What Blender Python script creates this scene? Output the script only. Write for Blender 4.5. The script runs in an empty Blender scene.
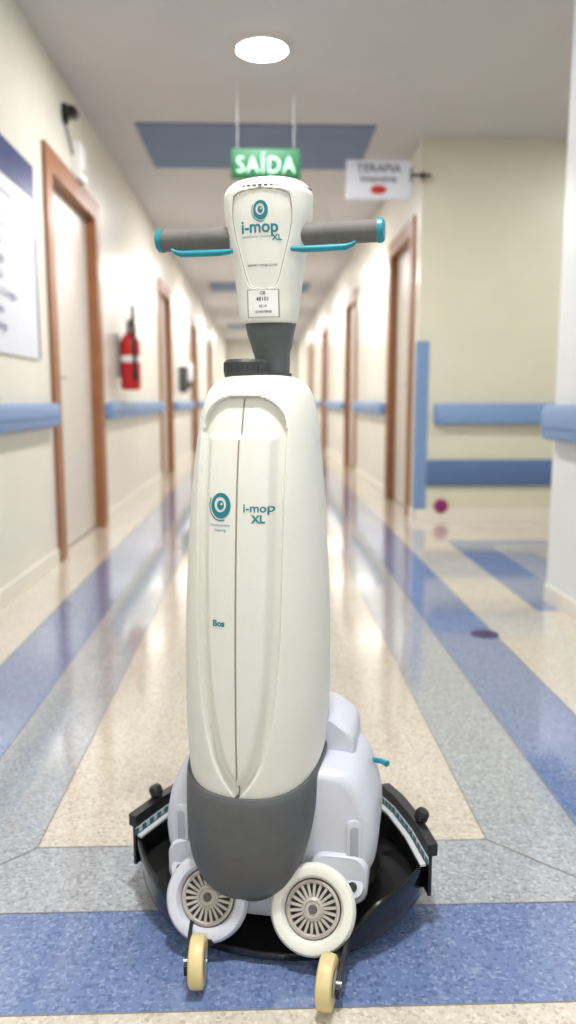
import bpy, math, random, numpy as np
from mathutils import Vector, Matrix
from mathutils.bvhtree import BVHTree
S=bpy.context.scene
D=bpy.data
# ------------------------------------------------------------------ materials
def srgb(c):
    return tuple(((x/255)/12.92 if x/255<=0.04045 else (((x/255)+0.055)/1.055)**2.4) for x in c)+(1,)
def mat(name,rgb,rough=.5,metal=0,spec=.5,noise=0,nscale=30,bump=0,coat=0,emit=0,rough_var=0):
    m=D.materials.new(name); m.use_nodes=True
    nt=m.node_tree; b=nt.nodes['Principled BSDF']
    col=srgb(rgb)
    b.inputs['Base Color'].default_value=col
    b.inputs['Roughness'].default_value=rough
    b.inputs['Metallic'].default_value=metal
    b.inputs['Specular IOR Level'].default_value=spec
    b.inputs['Coat Weight'].default_value=coat
    tc=nt.nodes.new('ShaderNodeTexCoord')
    n=nt.nodes.new('ShaderNodeTexNoise'); n.inputs['Scale'].default_value=nscale; n.inputs['Detail'].default_value=4
    nt.links.new(tc.outputs['Object'],n.inputs['Vector'])
    r=nt.nodes.new('ShaderNodeValToRGB')
    k=max(noise,.01)
    r.color_ramp.elements[0].position=.3; r.color_ramp.elements[1].position=.7
    r.color_ramp.elements[0].color=tuple(c*(1-k) for c in col[:3])+(1,)
    r.color_ramp.elements[1].color=tuple(min(1,c*(1+k)) for c in col[:3])+(1,)
    nt.links.new(n.outputs['Fac'],r.inputs['Fac']); nt.links.new(r.outputs['Color'],b.inputs['Base Color'])
    if bump:
        bp=nt.nodes.new('ShaderNodeBump'); bp.inputs['Strength'].default_value=bump; bp.inputs['Distance'].default_value=.002
        nt.links.new(n.outputs['Fac'],bp.inputs['Height']); nt.links.new(bp.outputs['Normal'],b.inputs['Normal'])
    if emit:
        b.inputs['Emission Color'].default_value=(1,.98,.95,1); b.inputs['Emission Strength'].default_value=emit
    return m
def floor_mat(name,rgb,dark,light,rough=.13):
    m=D.materials.new(name); m.use_nodes=True; nt=m.node_tree; b=nt.nodes['Principled BSDF']
    N=nt.nodes.new; L=nt.links.new
    tc=N('ShaderNodeTexCoord')
    v=N('ShaderNodeTexVoronoi'); v.inputs['Scale'].default_value=170; L(tc.outputs['Object'],v.inputs['Vector'])
    sep=N('ShaderNodeSeparateColor'); L(v.outputs['Color'],sep.inputs['Color'])
    r=N('ShaderNodeValToRGB'); e=r.color_ramp.elements
    e[0].position=.04; e[0].color=srgb(dark); e[1].position=.35; e[1].color=srgb(rgb)
    x=r.color_ramp.elements.new(.75); x.color=srgb(rgb)
    x=r.color_ramp.elements.new(.97); x.color=srgb(light)
    L(sep.outputs['Red'],r.inputs['Fac'])
    n=N('ShaderNodeTexNoise'); n.inputs['Scale'].default_value=3; n.inputs['Detail'].default_value=6; L(tc.outputs['Object'],n.inputs['Vector'])
    mr=N('ShaderNodeMapRange'); mr.inputs['To Min'].default_value=.90; mr.inputs['To Max'].default_value=1.08; L(n.outputs['Fac'],mr.inputs['Value'])
    mx=N('ShaderNodeMix'); mx.data_type='RGBA'; mx.blend_type='MULTIPLY'; mx.inputs[0].default_value=1
    L(r.outputs['Color'],mx.inputs[6]); L(mr.outputs['Result'],mx.inputs[7]); L(mx.outputs[2],b.inputs['Base Color'])
    mr2=N('ShaderNodeMapRange'); mr2.inputs['To Min'].default_value=rough-.05; mr2.inputs['To Max'].default_value=rough+.07; L(n.outputs['Fac'],mr2.inputs['Value'])
    L(mr2.outputs['Result'],b.inputs['Roughness'])
    b.inputs['Coat Weight'].default_value=.8; b.inputs['Coat Roughness'].default_value=.05
    n2=N('ShaderNodeTexNoise'); n2.inputs['Scale'].default_value=10; L(tc.outputs['Object'],n2.inputs['Vector'])
    bp=N('ShaderNodeBump'); bp.inputs['Strength'].default_value=.07; bp.inputs['Distance'].default_value=.003
    L(n2.outputs['Fac'],bp.inputs['Height']); L(bp.outputs['Normal'],b.inputs['Normal'])
    return m
M={}
M['wall']=mat('wall_cream_paint',(228,224,212),.33,noise=.02,nscale=4)
M['wallw']=mat('wall_white_paint',(222,225,226),.33,noise=.02,nscale=4)
M['wallg']=mat('wall_passage_shaded',(214,211,192),.4,noise=.02,nscale=4)  # greenish cream, darkened so the passage wall's shade sits in its colour
M['ceil']=mat('ceiling_paint',(200,196,196),.8,noise=.02,nscale=3)
M['ceilblue']=mat('ceiling_blue_panel',(104,122,152),.6,noise=.03,nscale=5)
M['fb']=floor_mat('floor_beige',(206,199,183),(184,175,159),(220,214,200))
M['fg']=floor_mat('floor_grey',(166,171,176),(142,147,153),(186,190,194))
M['fblue']=floor_mat('floor_blue',(108,128,170),(90,108,148),(132,150,186))
M['seam']=mat('floor_seam',(128,122,116),.5)
M['wood']=mat('door_frame_wood',(150,98,62),.4,noise=.12,nscale=9)
M['leaf']=mat('door_leaf_laminate',(214,207,198),.4,noise=.02)
M['rail']=mat('handrail_blue',(116,146,188),.4,noise=.03)
M['raild']=mat('handrail_blue_dark',(82,110,156),.45,noise=.03)
M['steel']=mat('steel',(170,170,170),.3,metal=.9)
M['black']=mat('black_plastic',(24,25,27),.4,noise=.1,nscale=60)
M['mblack']=mat('matte_black_rubber',(14,14,15),.7,spec=.25,noise=.1,nscale=60)
M['knob']=mat('knob_plastic',(52,54,56),.5,noise=.1,nscale=60)
M['gblack']=mat('gloss_black',(9,9,11),.22,noise=.1,nscale=20)
M['body']=mat('scrubber_white_plastic',(226,227,218),.38,noise=.012,nscale=300,bump=.05)
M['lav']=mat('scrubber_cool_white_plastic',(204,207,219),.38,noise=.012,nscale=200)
M['grey']=mat('scrubber_grey_plastic',(84,86,89),.5,noise=.06,nscale=50,bump=.15)
M['dgrey']=mat('dark_grey_plastic',(86,90,93),.5,noise=.05,nscale=90,bump=.1)
M['grip']=mat('grip_rubber',(104,102,98),.7,noise=.06,nscale=120,bump=.2)
M['teal']=mat('teal_plastic',(20,136,156),.4,noise=.03)
M['teald']=mat('teal_dark_plastic',(30,96,104),.4,noise=.03)
M['tealprint']=mat('teal_print',(24,122,136),.5)
M['line']=mat('panel_line',(150,148,140),.6)
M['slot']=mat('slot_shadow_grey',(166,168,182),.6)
M['seamb']=mat('body_seam_line',(140,134,120),.6)
M['silver']=mat('silver_grille',(182,176,170),.35,metal=.25,noise=.05)
M['sdark']=mat('grille_shadow_grey',(92,88,86),.6)
M['wheel']=mat('caster_polyurethane',(216,200,146),.4,noise=.04,nscale=30)
M['red']=mat('extinguisher_red',(190,24,26),.3,noise=.03)
M['green']=mat('exit_sign_green',(8,62,36),.6,spec=.2)
M['gwhite']=mat('exit_sign_letters',(130,156,138),.7,spec=.1)
M['white']=mat('white_plastic',(238,238,236),.4)
M['wire']=mat('hanger_wire',(150,150,150),.6)
M['paper']=mat('sign_board_white',(218,222,232),.35,noise=.02)
M['navy']=mat('sign_board_navy',(46,60,112),.35)
M['ink']=mat('ink_dark',(50,54,66),.6)
M['redp']=mat('sign_red',(190,40,50),.5)
M['mag']=mat('magenta_disc',(150,36,96),.5)
M['purp']=mat('purple_disc',(74,50,110),.5)
M['clear']=mat('squeegee_translucent_rubber',(196,200,202),.3)
M['emit']=mat('lamp_diffuser',(255,252,245),.5,emit=40)
# ------------------------------------------------------------------ mesh builder
class MB:
    def __init__(s): s.v=[]; s.f=[]; s.m=[]; s.sm=[]; s.mats=[]
    def mi(s,k):
        if k not in s.mats: s.mats.append(k)
        return s.mats.index(k)
    def add(s,vs,fs,k,smooth=False,T=None):
        o=len(s.v)
        for p in vs:
            p=Vector(p)
            if T is not None: p=T@p
            s.v.append(p)
        i=s.mi(k)
        for f in fs:
            s.f.append([a+o for a in f]); s.m.append(i); s.sm.append(smooth)
    def box(s,x0,x1,y0,y1,z0,z1,k,T=None,bev=0):
        if bev:
            hx,hy=(x1-x0)/2,(y1-y0)/2; cx,cy=(x0+x1)/2,(y0+y1)/2
            secs=[]
            for (z,i) in ((z0,bev),(z0+bev*.3,bev*.3),(z0+bev,0),(z1-bev,0),(z1-bev*.3,bev*.3),(z1,bev)):
                secs.append(rrect(cx,cy,hx-i,hy-i,max(bev-i*.5,bev*.4),z))
            s.loft(secs,k,T=T,smooth=True); return
        vs=[(x,y,z) for z in (z0,z1) for y in (y0,y1) for x in (x0,x1)]
        s.add(vs,[(0,2,3,1),(4,5,7,6),(0,1,5,4),(2,6,7,3),(0,4,6,2),(1,3,7,5)],k,False,T)
    def loft(s,secs,k,smooth=True,cap=True,T=None):
        n=len(secs[0]); vs=[p for q in secs for p in q]; fs=[]
        for i in range(len(secs)-1):
            for j in range(n):
                a=i*n+j; b=i*n+(j+1)%n
                fs.append((a,b,b+n,a+n))
        if cap:
            fs.append(tuple(reversed(range(n)))); fs.append(tuple(range((len(secs)-1)*n,len(secs)*n)))
        s.add(vs,fs,k,smooth,T)
    def lathe(s,prof,k,n=40,T=None,smooth=True,cap=True):
        s.loft([[(r*math.cos(2*math.pi*j/n),r*math.sin(2*math.pi*j/n),z) for j in range(n)] for r,z in prof],k,smooth,cap,T)
    def tube(s,pts,r,k,n=12,T=None):
        pts=[Vector(p) for p in pts]; secs=[]
        for i,p in enumerate(pts):
            t=(pts[min(i+1,len(pts)-1)]-pts[max(i-1,0)]).normalized()
            up=Vector((0,0,1)) if abs(t.z)<.9 else Vector((0,1,0))
            a=t.cross(up).normalized(); b=a.cross(t)
            rr=r[i] if isinstance(r,(list,tuple)) else r
            secs.append([p+a*rr*math.cos(2*math.pi*j/n)+b*rr*math.sin(2*math.pi*j/n) for j in range(n)])
        s.loft(secs,k,True,True,T)
    def make(s,name,parent=None,loc=None,fix=True):
        me=D.meshes.new(name); me.from_pydata([tuple(p) for p in s.v],[],s.f)
        for k in s.mats: me.materials.append(M[k])
        me.polygons.foreach_set('material_index',s.m); me.polygons.foreach_set('use_smooth',s.sm)
        me.update()
        if fix:
            import bmesh
            bm=bmesh.new(); bm.from_mesh(me); bmesh.ops.recalc_face_normals(bm,faces=bm.faces); bm.to_mesh(me); bm.free()
        try: me.set_sharp_from_angle(angle=math.radians(40))
        except Exception: pass
        o=D.objects.new(name,me); S.collection.objects.link(o)
        if parent: o.parent=parent
        return o
def rrect(cx,cy,hx,hy,r,z,n=5):
    out=[]; r=min(r,hx,hy)
    for (sx,sy,a0) in ((1,1,0),(-1,1,90),(-1,-1,180),(1,-1,270)):
        for i in range(n+1):
            a=math.radians(a0+90*i/n)
            out.append((cx+sx*(hx-r)+r*math.cos(a),cy+sy*(hy-r)+r*math.sin(a),z))
    return out
def empty(name,loc=(0,0,0),rz=0,parent=None):
    o=D.objects.new(name,None); o.location=loc; o.rotation_euler=(0,0,rz); o.empty_display_size=.1
    S.collection.objects.link(o)
    if parent: o.parent=parent
    return o
def text_geo(txt,size,bold=0,align='CENTER',space=1):
    c=D.curves.new('t','FONT'); c.body=txt; c.size=size; c.align_x=align; c.align_y='CENTER'; c.offset=bold; c.resolution_u=4; c.space_character=space
    o=D.objects.new('t',c); S.collection.objects.link(o)
    dg=bpy.context.evaluated_depsgraph_get(); me=o.evaluated_get(dg).to_mesh()
    vs=[v.co.copy() for v in me.vertices]; fs=[tuple(p.vertices) for p in me.polygons]
    o.evaluated_get(dg).to_mesh_clear(); D.objects.remove(o); D.curves.remove(c)
    return vs,fs
def herm(xs,tab):
    T=np.array(tab,float); x=T[:,0]
    if x[0]>x[-1]: T=T[::-1]; x=T[:,0]
    out=[]
    for c in range(1,T.shape[1]):
        y=T[:,c]; d=np.diff(y)/np.diff(x); m=np.zeros(len(y)); m[0]=d[0]; m[-1]=d[-1]
        for i in range(1,len(y)-1):
            m[i]=0 if d[i-1]*d[i]<=0 else 2*d[i-1]*d[i]/(d[i-1]+d[i])
        i=np.clip(np.searchsorted(x,xs)-1,0,len(x)-2); h=x[i+1]-x[i]; t=(xs-x[i])/h
        out.append(y[i]*(1+2*t)*(1-t)**2+h*m[i]*t*(1-t)**2+y[i+1]*t*t*(3-2*t)+h*m[i+1]*t*t*(t-1))
    return out
def sstep(t): 
    t=max(0,min(1,t*.5+.5)); return t*t*(3-2*t)
# ------------------------------------------------------------------ room
XL=-1.17; XR=1.18; XN=1.315; H=2.80; YE=26; YB=-4
YC0=3.49; YC1=5.97
fl=MB()
xs=[-1.35,-.92,-.68,-.47,.47,.68,.92,1.21,1.45,1.66,5.2]
ys=[-4.2,-2.6,-2.36,-2.15,.2,.41,.65,1.07,1.31,1.52,3.3,4.61,4.85,5.06,26.2]
def fcol(x,y):
    if abs(x)<.92:
        if y>1.07: d=min(.92-abs(x),y-1.07)
        elif y<.65: d=min(.92-abs(x),.65-y)
        else: return 'fb'
        return 'fblue' if d<.24 else ('fg' if d<.45 else 'fb')
    if x>1.21 and y<5.06 and y>3.3:
        d=min(x-1.21,5.06-y)
        return 'fblue' if d<.24 else ('fg' if d<.45 else 'fb')
    return 'fb'
for i in range(len(xs)-1):
    for j in range(len(ys)-1):
        x0,x1,y0,y1=xs[i],xs[i+1],ys[j],ys[j+1]
        fl.add([(x0,y0,0),(x1,y0,0),(x1,y1,0),(x0,y1,0)],[(0,1,2,3)],fcol((x0+x1)/2,(y0+y1)/2))
def strip(a,b,w=.0035,z=.0006):
    a=Vector(a);b=Vector(b);d=(b-a).normalized();n=Vector((-d.y,d.x))*w/2
    fl.add([(a.x-n.x,a.y-n.y,z),(b.x-n.x,b.y-n.y,z),(b.x+n.x,b.y+n.y,z),(a.x+n.x,a.y+n.y,z)],[(0,1,2,3)],'seam')
for q,y0 in ((.92,1.07),(.68,1.31),(.47,1.52)):
    for s in (-1,1): strip((s*q,y0),(s*q,YE),.0025)
    strip((-q,y0),(q,y0),.0025)
for s in (-1,1): strip((s*.92,1.07),(s*.47,1.52),.003)
fl.add([(-1.35,-4.2,-.1),(5.2,-4.2,-.1),(5.2,26.2,-.1),(-1.35,26.2,-.1)],[(0,3,2,1)],'fb')
fl.make('floor',fix=False)
cl=MB(); cl.box(-1.35,5.2,-4.2,26.2,H,H+.1,'ceil')
cl.make('ceiling')
def wallx(name,x,sgn,y0,y1,ops,k='wall'):
    b=MB(); xa,xb=sorted((x,x+sgn*.15)); y=y0
    for (a,c,h) in ops:
        b.box(xa,xb,y,a,0,H,k); b.box(xa,xb,a,c,h,H,k); y=c
    b.box(xa,xb,y,y1,0,H,k); return b.make(name)
LOPS=[(4.52,5.72,2.20),(9.2,10.2,2.2),(13.2,14.2,2.2),(17.5,18.5,2.2)]
ROPS=[(6.25,7.25,2.22),(9.9,11.0,2.2),(14.2,15.3,2.2),(18.5,19.5,2.2)]
wallx('wall_left',XL,-1,YB-.15,YE+.15,LOPS)
wallx('wall_right',XR,1,YC1,YE+.15,ROPS)
wallx('wall_right_near',XN,1,YB-.15,YC0,[],'wallw')
b=MB(); b.box(XR+.15,5.05,YC1,YC1+.15,0,H,'wallg'); b.box(XR+.001,5.05,YC1-.004,YC1,0,H,'wallg'); b.make('wall_side_passage_north')
b=MB(); b.box(XN+.15,5.05,YC0-.15,YC0,0,H,'wall'); b.make('wall_side_passage_south')
b=MB(); b.box(5.05,5.2,YC0-.15,YC1+.15,0,H,'wall'); b.make('wall_east')
b=MB(); b.box(XL,XN,YB-.15,YB,0,H,'wall'); b.make('wall_back')
b=MB(); b.box(XL,XR,YE,YE+.15,0,H,'wall'); b.make('wall_end')
def base(name,ax,c,s,a,b_):
    b=MB()
    if ax=='x': x0,x1=sorted((c,c+s*.012)); b.box(x0,x1,a,b_,0,.08,'wall')
    else: y0,y1=sorted((c,c+s*.012)); b.box(a,b_,y0,y1,0,.08,'wall')
    b.make(name)
yy=YB
for i,(a,c,h) in enumerate(LOPS+[(YE,0,0)]): base('baseboard_left' if i==0 else 'baseboard_left.%03d'%i,'x',XL,1,yy,a-.1 if a<YE else a); yy=c+.1
yy=YC1
for i,(a,c,h) in enumerate(ROPS+[(YE,0,0)]): base('baseboard_right' if i==0 else 'baseboard_right.%03d'%i,'x',XR,-1,yy,a-.1 if a<YE else a); yy=c+.1
base('baseboard_right_near','x',XN,-1,YB,YC0)
base('baseboard_side_passage','y',YC1,-1,XR,5.05)
def door(n,x,sgn,a,c,h):
    p=empty('door_%d'%n,(x,a,0))
    f=MB(); inn=-sgn*.022; xa,xb=sorted((inn,sgn*.13)); w=c-a
    f.box(xa,xb,-.0,.035,0,h,'wood'); f.box(xa,xb,w-.035,w,0,h,'wood'); f.box(xa,xb,.035,w-.035,h-.035,h,'wood')
    xa,xb=sorted((inn,0))
    f.box(xa,xb,-.09,0,0,h+.09,'wood'); f.box(xa,xb,w,w+.09,0,h+.09,'wood'); f.box(xa,xb,0,w,h,h+.09,'wood')
    f.make('frame',p)
    l=MB(); xa,xb=sorted((sgn*.05,sgn*.09)); l.box(xa,xb,.035,w-.035,0.008,h-.035,'leaf'); 
    hx=sgn*.05
    l.box(*sorted((hx,hx-sgn*.006)),.10,.14,.93,1.13,'steel')
    l.tube([(hx,.12,1.05),(hx-sgn*.045,.12,1.05),(hx-sgn*.05,.14,1.05),(hx-sgn*.05,.24,1.05)],.009,'steel')
    l.make('leaf',p)
n=1
for o in LOPS: door(n,XL,-1,*o); n+=1
for o in ROPS: door(n,XR,1,*o); n+=1
def rail(name,x,s,a,c,z0=.775,z1=.905):
    prof=[(.0,z0+.03),(.02,z0+.03),(.045,z0+.0),(.06,z0+.01),(.066,z0+.035),(.066,z1-.03),(.058,z1-.008),(.04,z1),(.02,z1-.006),(.0,z1-.02)]
    b=MB()
    secs=[[(x+s*p[0]*sc,yv,(z0+z1)/2+(p[1]-(z0+z1)/2)*(.75 if sc<1 else 1)) for p in prof] for yv,sc in ((a,.55),(a+.03,1),(c-.03,1),(c,.55))]
    b.loft(secs,'rail',smooth=False); 
    b.box(*sorted((x+s*.064,x+s*.068)),a+.04,c-.04,z0+.05,z0+.056,'raild')
    b.make(name)
rail('handrail',XL,1,-3.5,4.38)
rail('handrail.001',XL,1,5.86,9.06); rail('handrail.002',XL,1,10.34,13.05); rail('handrail.003',XL,1,14.35,17.35)
rail('handrail.004',XR,-1,7.4,9.75); rail('handrail.005',XR,-1,11.15,14.05); rail('handrail.006',XR,-1,15.45,18.3)
rail('handrail.007',XN,-1,-3.5,3.50,.745,.90)
b=MB(); 
prof=[(.0,.76),(.02,.76),(.045,.735),(.062,.75),(.062,.875),(.05,.895),(.02,.895),(.0,.88)]
b.loft([[(xx,YC1-.004-p[0]*sc,p[1]) for p in prof] for xx,sc in ((XR+.13,.55),(XR+.16,1),(4.97,1),(5.0,.55))],'rail',smooth=False); b.make('handrail.008')
b=MB(); b.box(XR+.09,5.04,YC1-.026,YC1-.004,.26,.465,'raild',bev=.008); b.make('wall_bumper_strip')
b=MB(); b.box(XR-.006,XR+.085,YC1-.010,YC1-.004,.0,1.36,'rail'); b.box(XR-.006,XR,YC1-.004,YC1+.07,0,1.36,'rail'); b.make('corner_guard')
for i,y in enumerate((5.69,13.0,20.0)):
    b=MB(); b.box(-.86,.80,y,y+1.02,H-.012,H,'ceilblue'); 
    b.make('ceiling_vent_panel' if i==0 else 'ceiling_vent_panel.%03d'%i)
def lamp(i,x,y,r,P):
    nm='ceiling_downlight'+('' if i==0 else '.%03d'%i)
    b=MB(); T=Matrix.Translation((x,y,H))
    b.lathe([(r+.012,0),(r+.012,-.008),(r+.006,-.014),(r,-.014),(r,-.004)],'white',48,T,cap=False)
    b.lathe([(r,-.010),(r*.8,-.022),(r*.5,-.030),(.001,-.034)],'emit',48,T,cap=True)
    o=b.make(nm)
    L=D.lights.new(nm+'_light','AREA'); L.shape='DISK'; L.size=r*2; L.energy=P; L.color=(1,.985,.97)
    lo=D.objects.new('bulb_light',L); lo.location=(x,y,H-.04); S.collection.objects.link(lo); lo.parent=o
i=0
for y in (-2.4,.9,4.52,8.1,11.7,15.5,19.5,23.5):
    lamp(i,0.01,y,.135,48 if y<10 else 64); i+=1
lamp(i,2.9,4.75,.115,24)
p=empty('exit_sign',(.03,4.98,2.335))
b=MB(); b.box(-.21,.21,-.012,.012,-.085,.085,'green',bev=.004)
vs,fs=text_geo('SAÍDA',.135,.0,space=1.12)
b.add([(v.x*.88,-.0135,v.y-.012) for v in vs],fs,'gwhite')
for s in (-1,1): b.tube([(s*.17,0,.07),(s*.17,0,H-2.335)],.0013,'wire',8)
b.make('panel',p,fix=False)
p=empty('hanging_room_sign',(.87,5.9,2.5))
b=MB(); b.box(-.255,.215,-.01,.01,-.14,.13,'paper',bev=.004)
vs,fs=text_geo('TERAPIA',.085,.001); b.add([(v.x-.02,-.0115,v.y+.07) for v in vs],fs,'ink')
vs,fs=text_geo('Intensiva',.075,.001); b.add([(v.x-.02,-.0115,v.y+.0) for v in vs],fs,'ink')
b.add([(.06*math.cos(t/24*2*math.pi)-.02,-.0118,-.075+.032*math.sin(t/24*2*math.pi)) for t in range(24)],[tuple(range(24))],'redp')
b.box(.215,.36,-.008,.008,.02,.04,'black'); b.box(.21,.225,-.012,.012,-.02,.08,'black'); b.box(.30,.31,-.008,.06,.0,.06,'black')
b.make('board',p,fix=False)
p=empty('wall_directory_sign',(XL,0,0))
b=MB(); y0,y1=2.5,4.2
b.box(0.001,.012,y0,y1,1.13,2.06,'paper'); b.box(0.001,.016,y0,y1,1.93,2.09,'navy'); b.box(0.001,.016,y1-.015,y1,1.13,1.95,'navy')
random.seed(3)
for r in range(9):
    z=1.85-r*.075
    vs,fs=text_geo(random.choice(['Recepção  101','Centro Cirúrgico','Enfermaria  204','Radiologia','Farmácia','Laboratório 12']),.055,0,'LEFT')
    b.add([(.0135,y0+.95+v.x,z+v.y) for v in vs],fs,'navy')
    b.box(.012,.0135,y0+.8,y0+.88,z-.02,z+.02,'navy')
    vs,fs=text_geo(random.choice(['Ambulatório','Diretoria','Cozinha  03','Auditório']),.05,0,'LEFT')
    b.add([(.0135,y0+.15+v.x,z+v.y) for v in vs],fs,'navy')
b.make('board',p,fix=False)
p=empty('fire_extinguisher',(XL+.11,6.45,1.0))
b=MB()
b.lathe([(.03,0),(.07,.004),(.078,.02),(.08,.05),(.08,.36),(.074,.40),(.05,.435),(.028,.45),(.025,.48)],'red',32)
b.lathe([(.0805,.22),(.0808,.221),(.0808,.27),(.0805,.271)],'white',32,cap=False)
b.lathe([(.026,.45),(.03,.455),(.03,.49),(.014,.50)],'steel',16)
b.box(-.015,.015,-.10,.03,.50,.512,'black'); b.box(-.015,.015,-.09,.03,.535,.547,'black'); b.box(-.012,.012,.0,.03,.49,.54,'black')
b.tube([(0,.03,.49),(.02,.05,.60),(.03,-.02,.66),(.04,-.08,.60),(.05,-.09,.45),(.05,-.08,.2)],.014,'black')
b.tube([(.05,-.08,.2),(.05,-.075,.08)],[.014,.022],'black')
b.box(-.11,-.08,-.04,.04,.1,.45,'steel')
b.make('cylinder_body',p)
p=empty('wall_speaker',(XL,4.95,2.60))
b=MB(); b.box(0,.03,-.03,.03,-.05,.05,'black'); b.tube([(.02,0,0),(.05,0,.0)],.012,'black'); b.lathe([(.025,-.05),(.033,-.04),(.033,.03),(.025,.04)],'black',20,Matrix.Translation((.06,-.02,0))@Matrix.Rotation(math.radians(90),4,'X'))
b.tube([(.01,0,-.05),(.01,.08,-.1),(.01,.2,-.2)],.005,'black'); b.make('unit',p)
p=empty('wall_junction_box',(XL,5.2,2.40)); b=MB(); b.box(0,.06,-.08,.08,-.12,.1,'white',bev=.006); b.box(.06,.062,-.05,.05,-.08,-.05,'line'); b.make('case',p)
p=empty('soap_dispenser',(XL,12.2,1.2)); b=MB(); b.box(0,.11,-.07,.07,0,.28,'white',bev=.015); b.box(0,.09,-.06,.06,-.1,0,'black',bev=.01); b.make('case',p)
p=empty('soap_dispenser.001',(XL,11.3,1.05)); b=MB(); b.box(0,.12,-.09,.09,0,.34,'dgrey',bev=.015); b.box(.02,.1,-.05,.05,-.03,0,'black',bev=.008); b.make('case',p)
b=MB(); T=Matrix.Translation((.88,2.97,.0008)); b.lathe([(.056,0),(.056,.001),(.04,.0013),(.001,.0014)],'purp',40,T)
b.lathe([(.03,.0016),(.028,.0018),(.001,.0018)],'ink',30,T); b.make('floor_marker_disc')
b=MB(); T=Matrix.Translation((1.385,YC1-.012,.105))@Matrix.Rotation(math.radians(90),4,'X'); b.lathe([(.055,-.0),(.055,.006),(.05,.009),(.001,.009)],'mag',32,T); b.lathe([(.02,.009),(.018,.011),(.001,.011)],'purp',20,T); b.make('wall_marker_disc')
# ------------------------------------------------------------------ floor scrubber
RT=empty('floor_scrubber_machine',(0,1.34,0),math.radians(-15))
tab=[(.262,.107,-.158,.10),(.30,.115,-.166,.11),(.42,.1195,-.169,.115),(.50,.119,-.168,.115),(.59,.1170,-.165,.115),(.66,.1135,-.161,.113),(.76,.1075,-.153,.11),(.84,.100,-.141,.105),(.90,.092,-.126,.098),(.93,.084,-.111,.088),(.948,.073,-.091,.073),(.957,.058,-.067,.05),(.961,.032,-.03,.02),(.9615,.004,-.004,.004)]
zs=np.concatenate([np.linspace(.262,.93,240),np.linspace(.93,.9615,34)[1:]])
hw,yf,yb=herm(zs,tab)
bz=np.array([.285,.30,.32,.35,.42,.5,.59,.76,.88]); bb=np.array([0,.012,.026,.040,.055,.063,.0665,.068,.068])
def bfun(z):
    if z>.875: 
        q=1-((z-.875)/.052)**2
        return .066*q**.4 if q>0 else -.02
    if z<.285: return -.02
    return float(herm(np.array([z]),list(zip(bz,bb)))[0][0])
def recess(x,z,B):
    a=sstep((B-abs(x))/.0035)
    if a==0: return 0
    tongue=sstep((B-.016-abs(x))/.006)*sstep((.864-z)/.003)
    return .014*a*(1-tongue)
NT=280
KSH=.2
def selip(cx,cy,hx,hy,z,n,N=NT):
    out=[]
    for j in range(N):
        a=2*math.pi*j/N; c,s=math.cos(a),math.sin(a)
        out.append([cx+hx*math.copysign(abs(c)**(2/n),c),cy+hy*math.copysign(abs(s)**(2/n),s),z])
    return out
secs=[]
for z,w,f,bk in zip(zs,hw,yf,yb):
    cy=(f+bk)/2+.01; B=bfun(z); W=max(0,1-(z-.262)/.26)**1.0
    sec=[]
    for j in range(NT):
        a=2*math.pi*j/NT; c,s=math.cos(a),math.sin(a)
        n=2.5
        x=w*math.copysign(abs(c)**(2/n),c); hy=(cy-f) if s<0 else (bk-cy)
        y=cy+hy*math.copysign(abs(s)**(2/n),s)
        zz_=z+W*KSH*(y+.158)
        if s<0: y+=recess(x,z,B)
        sec.append((x,y,zz_))
    secs.append(sec)
tb=MB(); tb.loft(secs,'body'); tank=tb.make('solution_tank',RT)
bvh=BVHTree.FromPolygons([tuple(v) for v in tb.v],tb.f)
def proj(bv,x,z,off=.0006):
    h=bv.ray_cast(Vector((x,-1,z)),Vector((0,1,0)))
    return Vector((x,h[0].y-off,z)) if h[0] is not None else None
def decal(b,bv,vs,fs,k,x0,z0,sx=1,off=.0006):
    import bmesh
    bm=bmesh.new(); bb_=[bm.verts.new((v.x*sx+x0,0,v.y+z0)) for v in vs]
    for f in fs:
        try: bm.faces.new([bb_[i] for i in f])
        except Exception: pass
    bmesh.ops.triangulate(bm,faces=bm.faces)
    for _ in range(3):
        e=[e for e in bm.edges if e.calc_length()>.006]
        if not e: break
        bmesh.ops.subdivide_edges(bm,edges=e,cuts=1); bmesh.ops.triangulate(bm,faces=bm.faces)
    bm.verts.ensure_lookup_table(); P=[]
    for v in bm.verts:
        q=proj(bv,v.co.x,v.co.z,off); P.append(q if q is not None else Vector((v.co.x,0,v.co.z)))
    for i,v in enumerate(bm.verts): v.index=i
    F=[tuple(v.index for v in f.verts) for f in bm.faces]
    F=[f if (P[f[1]]-P[f[0]]).cross(P[f[2]]-P[f[0]]).y<0 else tuple(reversed(f)) for f in F]
    b.add(P,F,k); bm.free()
def ringgeo(r0,r1,a0=0,a1=360,n=40,sy=1.2,dx=0,dy=0):
    vs=[];fs=[]
    for i in range(n+1):
        a=math.radians(a0+(a1-a0)*i/n)
        vs+= [Vector((r0*math.cos(a)+dx,r0*math.sin(a)*sy+dy,0)),Vector((r1*math.cos(a),r1*math.sin(a)*sy,0))]
    for i in range(n): fs.append((2*i,2*i+1,2*i+3,2*i+2))
    return vs,fs
def eye_logo(b,bv,x,z,r):
    decal(b,bv,*ringgeo(r*.60,r,0,360,dx=-r*.06,dy=r*.10),'tealprint',x,z)
    decal(b,bv,*ringgeo(r*.01,r*.36,0,360,24),'tealprint',x-r*.03,z+r*.05)
    decal(b,bv,*ringgeo(r*.01,r*.10,0,360,12),'white',x+r*.08,z+r*.16,1,.0009)
    decal(b,bv,*ringgeo(r*1.12,r*1.22,150,290,24),'tealprint',x,z)
pr=MB()
q=[(z) for z in np.linspace(.266,.922,140)]
L=[];F=[]
for z in q:
    for x in (-.0013,.0013):
        L.append(proj(bvh,x,z,.0004))
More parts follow.
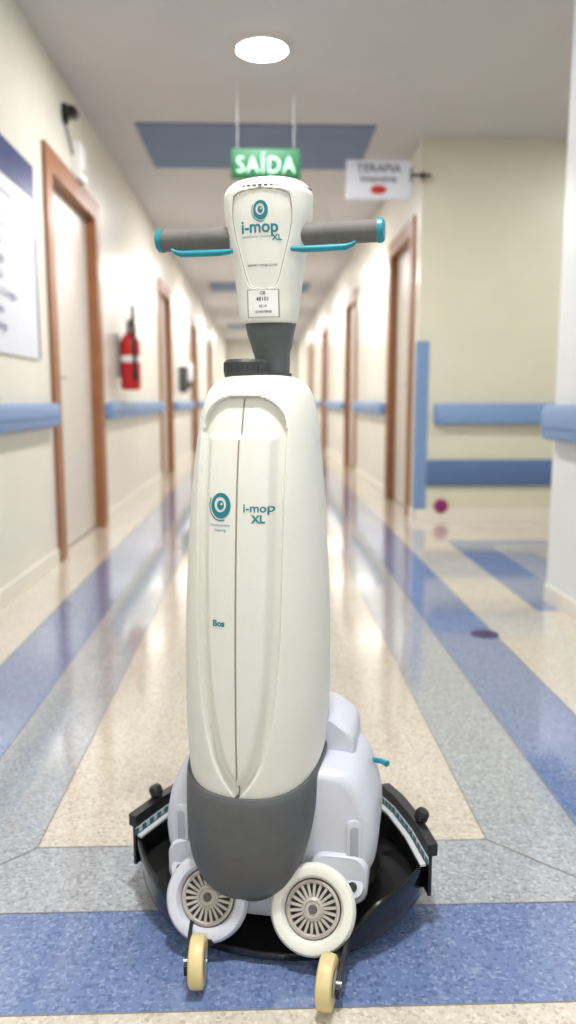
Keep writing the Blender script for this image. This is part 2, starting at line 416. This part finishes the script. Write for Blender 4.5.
for i in range(len(q)-1): F.append((2*i,2*i+1,2*i+3,2*i+2))
pr.add(L,F,'seamb')
eye_logo(pr,bvh,-.026,.758,.0165)
decal(pr,bvh,*text_geo('revolutionary',.0062),'tealprint',-.027,.728)
decal(pr,bvh,*text_geo('cleaning',.0062),'tealprint',-.027,.720)
decal(pr,bvh,*text_geo('i-mop',.0185,.0003),'tealprint',.033,.755,1.06)
decal(pr,bvh,*text_geo('XL',.0165,.0006),'tealprint',.034,.738)
decal(pr,bvh,*text_geo('Bos',.0135,.0006),'tealprint',-.028,.573)
pr.make('printed_markings',RT,fix=False)
tab=[(.286,.1165,-.168,.108),(.278,.1180,-.172,.11),(.24,.1150,-.178,.085),(.2,.108,-.180,.04),(.16,.098,-.178,-.01),(.125,.080,-.170,-.04),(.103,.058,-.157,-.06),(.090,.034,-.140,-.08),(.086,.004,-.114,-.106)]
zz=np.linspace(.086,.286,80); w,f,k=herm(zz,tab)
nb=MB(); nb.loft([[(x,y,z+KSH*(y+.158)*max(0,(z-.09)/.18)*1.02) for x,y,z in selip(0,(a+c)/2,ww,(c-a)/2,z,2.5,96)] for z,ww,a,c in zip(zz,w,f,k)],'grey')
nb.make('lower_bumper',RT)
# neck
HX=.003
b=MB(); 
b.loft([selip(cx,.05,ww,dd,z,2.6,48) for z,cx,ww,dd in ((.945,.010,.024,.03),(.965,.010,.025,.03),(1.0,HX+.002,.031,.03),(1.035,HX,.041,.03),(1.06,HX,.046,.031),(1.075,HX,.046,.031))],'dgrey')
b.loft([selip(0.010,.04,ww,ww*1.05,z,2,48) for z,ww in ((.945,.034),(.958,.034),(.962,.032),(.966,.032))],'knob')
T=Matrix.Translation((-.024,-.012,.010))
b.lathe([(.034,.945),(.037,.952),(.037,.972),(.032,.977),(.001,.978)],'knob',40,T)
for j in range(28):
    a=2*math.pi*j/28; b.box(-.0015,.0015,.036,.0378,.956,.971,'knob',T@Matrix.Rotation(a,4,'Z'))
b.make('neck',RT)
# head
HD=empty('handle_head',(HX,0,-.006),0,RT)
tab=[(1.056,.044,.036),(1.06,.0485,.039),(1.10,.054,.043),(1.15,.061,.049),(1.20,.069,.054),(1.24,.0745,.058),(1.262,.0755,.059),(1.272,.072,.056),(1.282,.062,.048),(1.289,.044,.034),(1.292,.018,.015),(1.2925,.002,.002)]
zh=np.linspace(1.056,1.2925,150); w,dd=herm(zh,tab)
pz=np.array([1.108,1.112,1.118,1.15,1.23,1.255,1.262,1.266]); pb=np.array([0,.018,.024,.034,.050,.047,.034,0])
def pfun(z): return float(herm(np.array([z]),list(zip(pz,pb)))[0][0]) if 1.108<z<1.266 else -.02
secs=[]
for z,ww,dq in zip(zh,w,dd):
    sec=[]
    for (x,y,_) in selip(0,.04,ww,dq,z,2.35,200):
        if y<.04: y+=.0028*sstep((pfun(z)-abs(x))/.0022)
        sec.append((x,y,z))
    secs.append(sec)
hb=MB(); hb.loft(secs,'body'); hb.make('control_head',HD)
bvh2=BVHTree.FromPolygons([tuple(v) for v in hb.v],hb.f)
pr=MB()
pts=[(pfun(z),z) for z in np.linspace(1.1085,1.2655,60)]
loop=[(x,z) for x,z in pts if x>0]+[(-x,z) for x,z in reversed(pts) if x>0]
loop.append(loop[0])
pr.tube([proj(bvh2,x,z,.0) for x,z in loop],.0009,'line',6)
eye_logo(pr,bvh2,0,1.232,.0125)
decal(pr,bvh2,*text_geo('i-mop',.027,.0006),'tealprint',-.003,1.206)
decal(pr,bvh2,*text_geo('XL',.013,.0004),'tealprint',.026,1.189)
decal(pr,bvh2,*text_geo('revolutionary cleaning',.0055),'tealprint',-.009,1.1915)
decal(pr,bvh2,*text_geo('www.i-mop.com',.0075),'ink',0,1.147)
st=[Vector((x,z,0)) for x,z in ((-.027,-.024),(.027,-.024),(.027,.021),(-.027,.021))]
decal(pr,bvh2,st,[(0,1,2,3)],'line',.0,1.087,1.03,.0005)
decal(pr,bvh2,[v*.95 for v in st],[(0,1,2,3)],'white',.0,1.087,1,.0009)
for t,s,z in (('GB',.0075,1.102),('48101',.009,1.0925),('02.19',.006,1.081),('12345678900',.0055,1.072)):
    decal(pr,bvh2,*text_geo(t,s,.0001),'ink',0,z,1,.0013)
for j in range(-11,12):
    r=math.radians(j*7.5); x=.0742*math.sin(r); y=-.0580*math.cos(r)
    pr.box(-.003,.003,-.0010,.0015,1.2695,1.2712,'sdark',Matrix.Translation((x,.04+y,0))@Matrix.Rotation(r,4,'Z'))
pr.box(.012,.028,.03,.05,1.285,1.295,'black',bev=.003)
pr.make('head_markings',HD,fix=False)
for s,nm in ((-1,'left'),(1,'right')):
    b=MB()
    b.tube([(s*x,.03,z) for x,z in ((.05,1.199),(.08,1.199),(.1,1.2),(.14,1.2),(.180,1.2),(.186,1.2))],[.019,.0185,.018,.0182,.0184,.0184],'grip',28)
    b.tube([(s*x,.03,1.2) for x in (.186,.1865,.194,.197)],[.019,.0198,.0195,.016],'teal',28)
    b.make('grip_'+nm,HD)
    b=MB(); 
    secs=[]
    for x,y,z,h in ((.05,-.010,1.170,.004),(.07,-.012,1.168,.0054),(.10,-.012,1.168,.0054),(.14,-.010,1.169,.0052),(.150,-.009,1.172,.004),(.156,-.008,1.176,.003)):
        secs.append([(s*x,y+.006*math.cos(a),z+h*math.sin(a)) for a in [2*math.pi*k/12 for k in range(12)]])
    b.loft(secs,'teal'); b.make('lever_'+nm,HD)
# ---- deck
c15,s15=math.cos(math.radians(15)),math.sin(math.radians(15))
rx,ry=.028,.02
DK=empty('brush_deck',(rx*c15-ry*s15,rx*s15+ry*c15,0),math.radians(3),RT)
def smooth_poly(p,it=2,w=.25):
    for _ in range(it):
        q=[p[0]]
        for i in range(len(p)-1):
            a,b_=p[i],p[i+1]
            q+= [(a[0]*(1-w)+b_[0]*w,a[1]*(1-w)+b_[1]*w),(a[0]*w+b_[0]*(1-w),a[1]*w+b_[1]*(1-w))]
        q.append(p[-1]); p=q
    return p
def mirror(hp): return hp+[(-x,z) for x,z in reversed(hp[1:-1])]
b=MB()
half=[(.0,.305),(.09,.305),(.140,.302),(.162,.280),(.182,.230),(.190,.18),(.186,.135),(.170,.10),(.145,.085),(.12,.06),(0,.06)]
out=mirror(smooth_poly(half,2,.2))
secs=[]
for y,sc in ((-.112,.86),(-.110,.905),(-.104,.945),(-.094,.975),(-.078,.995),(-.05,1),(.05,1),(.075,.99),(.09,.96),(.098,.9)):
    secs.append([(x*sc,y,.18+(z-.18)*sc) for x,z in out])
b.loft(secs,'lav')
half=[(.0,.365),(.09,.365),(.106,.360),(.135,.338),(.142,.325),(.144,.29),(.144,.25),(0,.25)]
out=mirror(smooth_poly(half,2,.18)); secs=[]
for y,sc in ((-.03,.94),(-.026,.98),(-.015,1),(.085,1),(.095,.98),(.10,.94)):
    secs.append([(x*sc,y,.31+(z-.31)*sc) for x,z in out])
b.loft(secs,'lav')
for s in (-1,1):
    T=Matrix.Translation((s*.150,-.1125,.175))@Matrix.Rotation(s*math.radians(14),4,'Z')
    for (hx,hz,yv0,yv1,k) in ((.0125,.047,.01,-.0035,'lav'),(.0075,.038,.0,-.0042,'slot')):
        secs=[]
        for yv,g in ((yv0,1),(yv1,1),(yv1-.0012,.9)):
            p=rrect(0,0,hx*g,hz*(g+.0),hx*g,0,8); secs.append([(q[0],yv,q[1]) for q in p])
        b.loft(secs,k,T=T)
b.make('motor_housing',DK)
b=MB()
b.tube([(.165,.05,.255),(.187,.03,.262),(.198,.02,.262)],[.005,.005,.006],'teal',12)
b.make('release_lever',DK)
for s,nm in ((-1,'left'),(1,'right')):
    T=Matrix.Translation((s*.0895,-.163,.088))@Matrix.Rotation(math.radians(64),4,'X')@Matrix.Scale(1.06,4)
    b=MB()
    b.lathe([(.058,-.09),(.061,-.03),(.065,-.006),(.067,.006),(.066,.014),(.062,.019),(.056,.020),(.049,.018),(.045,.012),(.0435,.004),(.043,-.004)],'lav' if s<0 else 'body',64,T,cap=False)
    b.lathe([(.044,.000),(.001,.000)],'sdark',48,T,cap=True)
    for j in range(22):
        R=T@Matrix.Rotation(2*math.pi*j/22,4,'Z')
        b.box(.014,.041,-.0021,.0021,.000,.0085,'silver',R@Matrix.Rotation(math.radians(8),4,'Z'))
    b.lathe([(.042,.000),(.042,.009),(.038,.010),(.036,.008),(.036,.000)],'silver',48,T,cap=False)
    b.lathe([(.017,.000),(.017,.011),(.013,.013),(.012,.011),(.001,.011)],'silver',32,T)
    b.lathe([(.007,.011),(.006,.0135),(.001,.0135)],'sdark',16,T)
    b.make('motor_vent_'+nm,DK)
b=MB()
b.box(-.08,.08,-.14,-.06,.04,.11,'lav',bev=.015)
for s in (-1,1):
    T=Matrix.Translation((s*.150,-.120,.105))@Matrix.Rotation(math.radians(60),4,'X')
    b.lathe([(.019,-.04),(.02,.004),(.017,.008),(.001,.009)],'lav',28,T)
    b.lathe([(.008,.0085),(.008,.011),(.001,.011)],'black',16,T)
    secs=[]
    for yv,g in ((-.06,1),(-.118,1),(-.122,.95)):
        secs.append([(s*.125+q[0],yv,.115+q[1]) for q in rrect(0,0,.050*g,.045*g,.03,0,6)])
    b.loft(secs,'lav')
b.make('deck_bridge',DK)
half=[(0,-.198),(.06,-.196),(.12,-.186),(.17,-.165),(.21,-.133),(.247,-.087),(.273,-.035),(.280,.01),(.257,.07),(.2,.145),(.12,.165),(0,.17)]
out=mirror(smooth_poly(half,3))
def lift(x): return .048*(abs(x)/.28)**2.2
def hsc(x,y):
    if y>0: return 1
    t=max(0,min(1,(abs(x)-.11)/.09)); t=t*t*(3-2*t)
    f=max(0,min(1,(-y)/.10))
    return 1-(1-(.30+.70*t))*f
b=MB()
def sk(L): return [[(x*sc+.004,y*sc,(z if z<.012 else z*hsc(x,y))+lift(x)*sc) for x,y in out] for z,sc in L]
b.loft(sk(((.006,.92),(.004,.955),(.010,.97),(.03,.978),(.055,.99),(.070,1.0),(.077,.995),(.079,.98))),'gblack',cap=False)
b.loft(sk(((.079,.98),(.070,.960),(.030,.93),(.028,.55))),'mblack',cap=False)
b.loft(sk(((.028,.55),(.027,.05))),'mblack'); b.loft(sk(((.006,.92),(.0061,.05))),'mblack')
b.make('brush_deck_skirt',DK)
b=MB()
for s in (-1,1):
    T=Matrix.Translation((s*.115,.02,0)); b.lathe([(.10,.003),(.105,.01),(.10,.045),(.05,.07)],'black',40,T)
b.make('brushes',DK)
for s,nm in ((-1,'left'),(1,'right')):
    b=MB()
    e=1.0 if s>0 else .945
    A=[(s*.185*e,.150),(s*.215*e,.105),(s*.250*e,.03),(s*.279*e,-.055)]
    def sheet(off,z0,z1,th,k,A=A):
        secs=[]
        for i,(x,y) in enumerate(A):
            nx,ny=s*.9,.44
            secs.append([(x+nx*(off+dx),y+ny*(off+dx),z) for dx,z in ((-th/2,z0),(th/2,z0),(th/2,z1),(-th/2,z1))])
        b.loft(secs,k,smooth=False)
    sheet(.004,.134,.156,.018,'black'); sheet(-.014,.118,.122,.010,'clear'); sheet(.0,.06,.137,.006,'black')
    sheet(-.005,.122,.134,.003,'clear')
    for j in range(13):
        t=j/12; i=min(int(t*3),2); u=t*3-i
        x=A[i][0]*(1-u)+A[i+1][0]*u; y=A[i][1]*(1-u)+A[i+1][1]*u
        b.box(-.0045,.0045,-.0012,.0012,.1225,.1335,'teald',Matrix.Translation((x-s*.007,y-.0034,0))@Matrix.Rotation(s*math.radians(-68),4,'Z'))
    T=Matrix.Translation((s*.256*e,.025,.148))
    b.lathe([(.006,-.01),(.006,.016)],'steel',12,T)
    b.lathe([(.009,.008),(.013,.012),(.013,.024),(.010,.029),(.001,.030)],'black',20,T@Matrix.Rotation(s*math.radians(20),4,'Y'))
    b.make('squeegee_'+nm,DK)
# casters
for (x,y,rz,nm,q) in ((-.082,-.257,10,'left',-1),(.125,-.265,-4,'right',1)):
    b=MB(); T=Matrix.Translation((x,y,.040))@Matrix.Rotation(math.radians(rz),4,'Z')@Matrix.Rotation(math.radians(90),4,'Y')
    b.lathe([(.020,-.011),(.034,-.0125),(.0385,-.010),(.040,-.004),(.040,.004),(.0385,.010),(.034,.0125),(.020,.011)],'wheel',48,T)
    b.lathe([(.020,-.0125),(.017,-.014),(.001,-.014)],'silver',24,T); b.lathe([(.020,.0125),(.017,.014),(.001,.014)],'silver',24,T)
    T2=Matrix.Translation((x,y,0))@Matrix.Rotation(math.radians(rz),4,'Z')
    xs_=q*.018
    b.loft([[(xs_-.003,yy_,zz_),(xs_+.003,yy_,zz_),(xs_+.003,yy2,zz_),(xs_-.003,yy2,zz_)] for yy_,yy2,zz_ in ((-.012,.014,.024),(-.012,.05,.040),(.02,.085,.050),(.06,.10,.058))],'black',T=T2,smooth=False)
    b.box(-.018,.021,.045,.10,.030,.044,'black',T2,bev=.004)
    b.tube([(-.015,0,.04),(.023,0,.04)] if q>0 else [(-.023,0,.04),(.015,0,.04)],.005,'steel',10,T2)
    b.make('caster_'+nm,DK)
# ------------------------------------------------------------------ camera
cam=D.cameras.new('camera'); co=D.objects.new('camera',cam); S.collection.objects.link(co)
cam.sensor_fit='VERTICAL'; cam.sensor_height=36; cam.lens=780/1024*36
co.location=(0,0,.92); co.rotation_euler=(math.radians(90-8.17),0,math.radians(-1.9))
cam.dof.use_dof=True; cam.dof.focus_distance=1.24; cam.dof.aperture_fstop=2.3
cam.clip_start=.02
S.camera=co
w=D.worlds.new('world'); S.world=w; w.use_nodes=True
w.node_tree.nodes['Background'].inputs[0].default_value=(.9,.93,1,1); w.node_tree.nodes['Background'].inputs[1].default_value=.5
S.view_settings.view_transform='Standard'
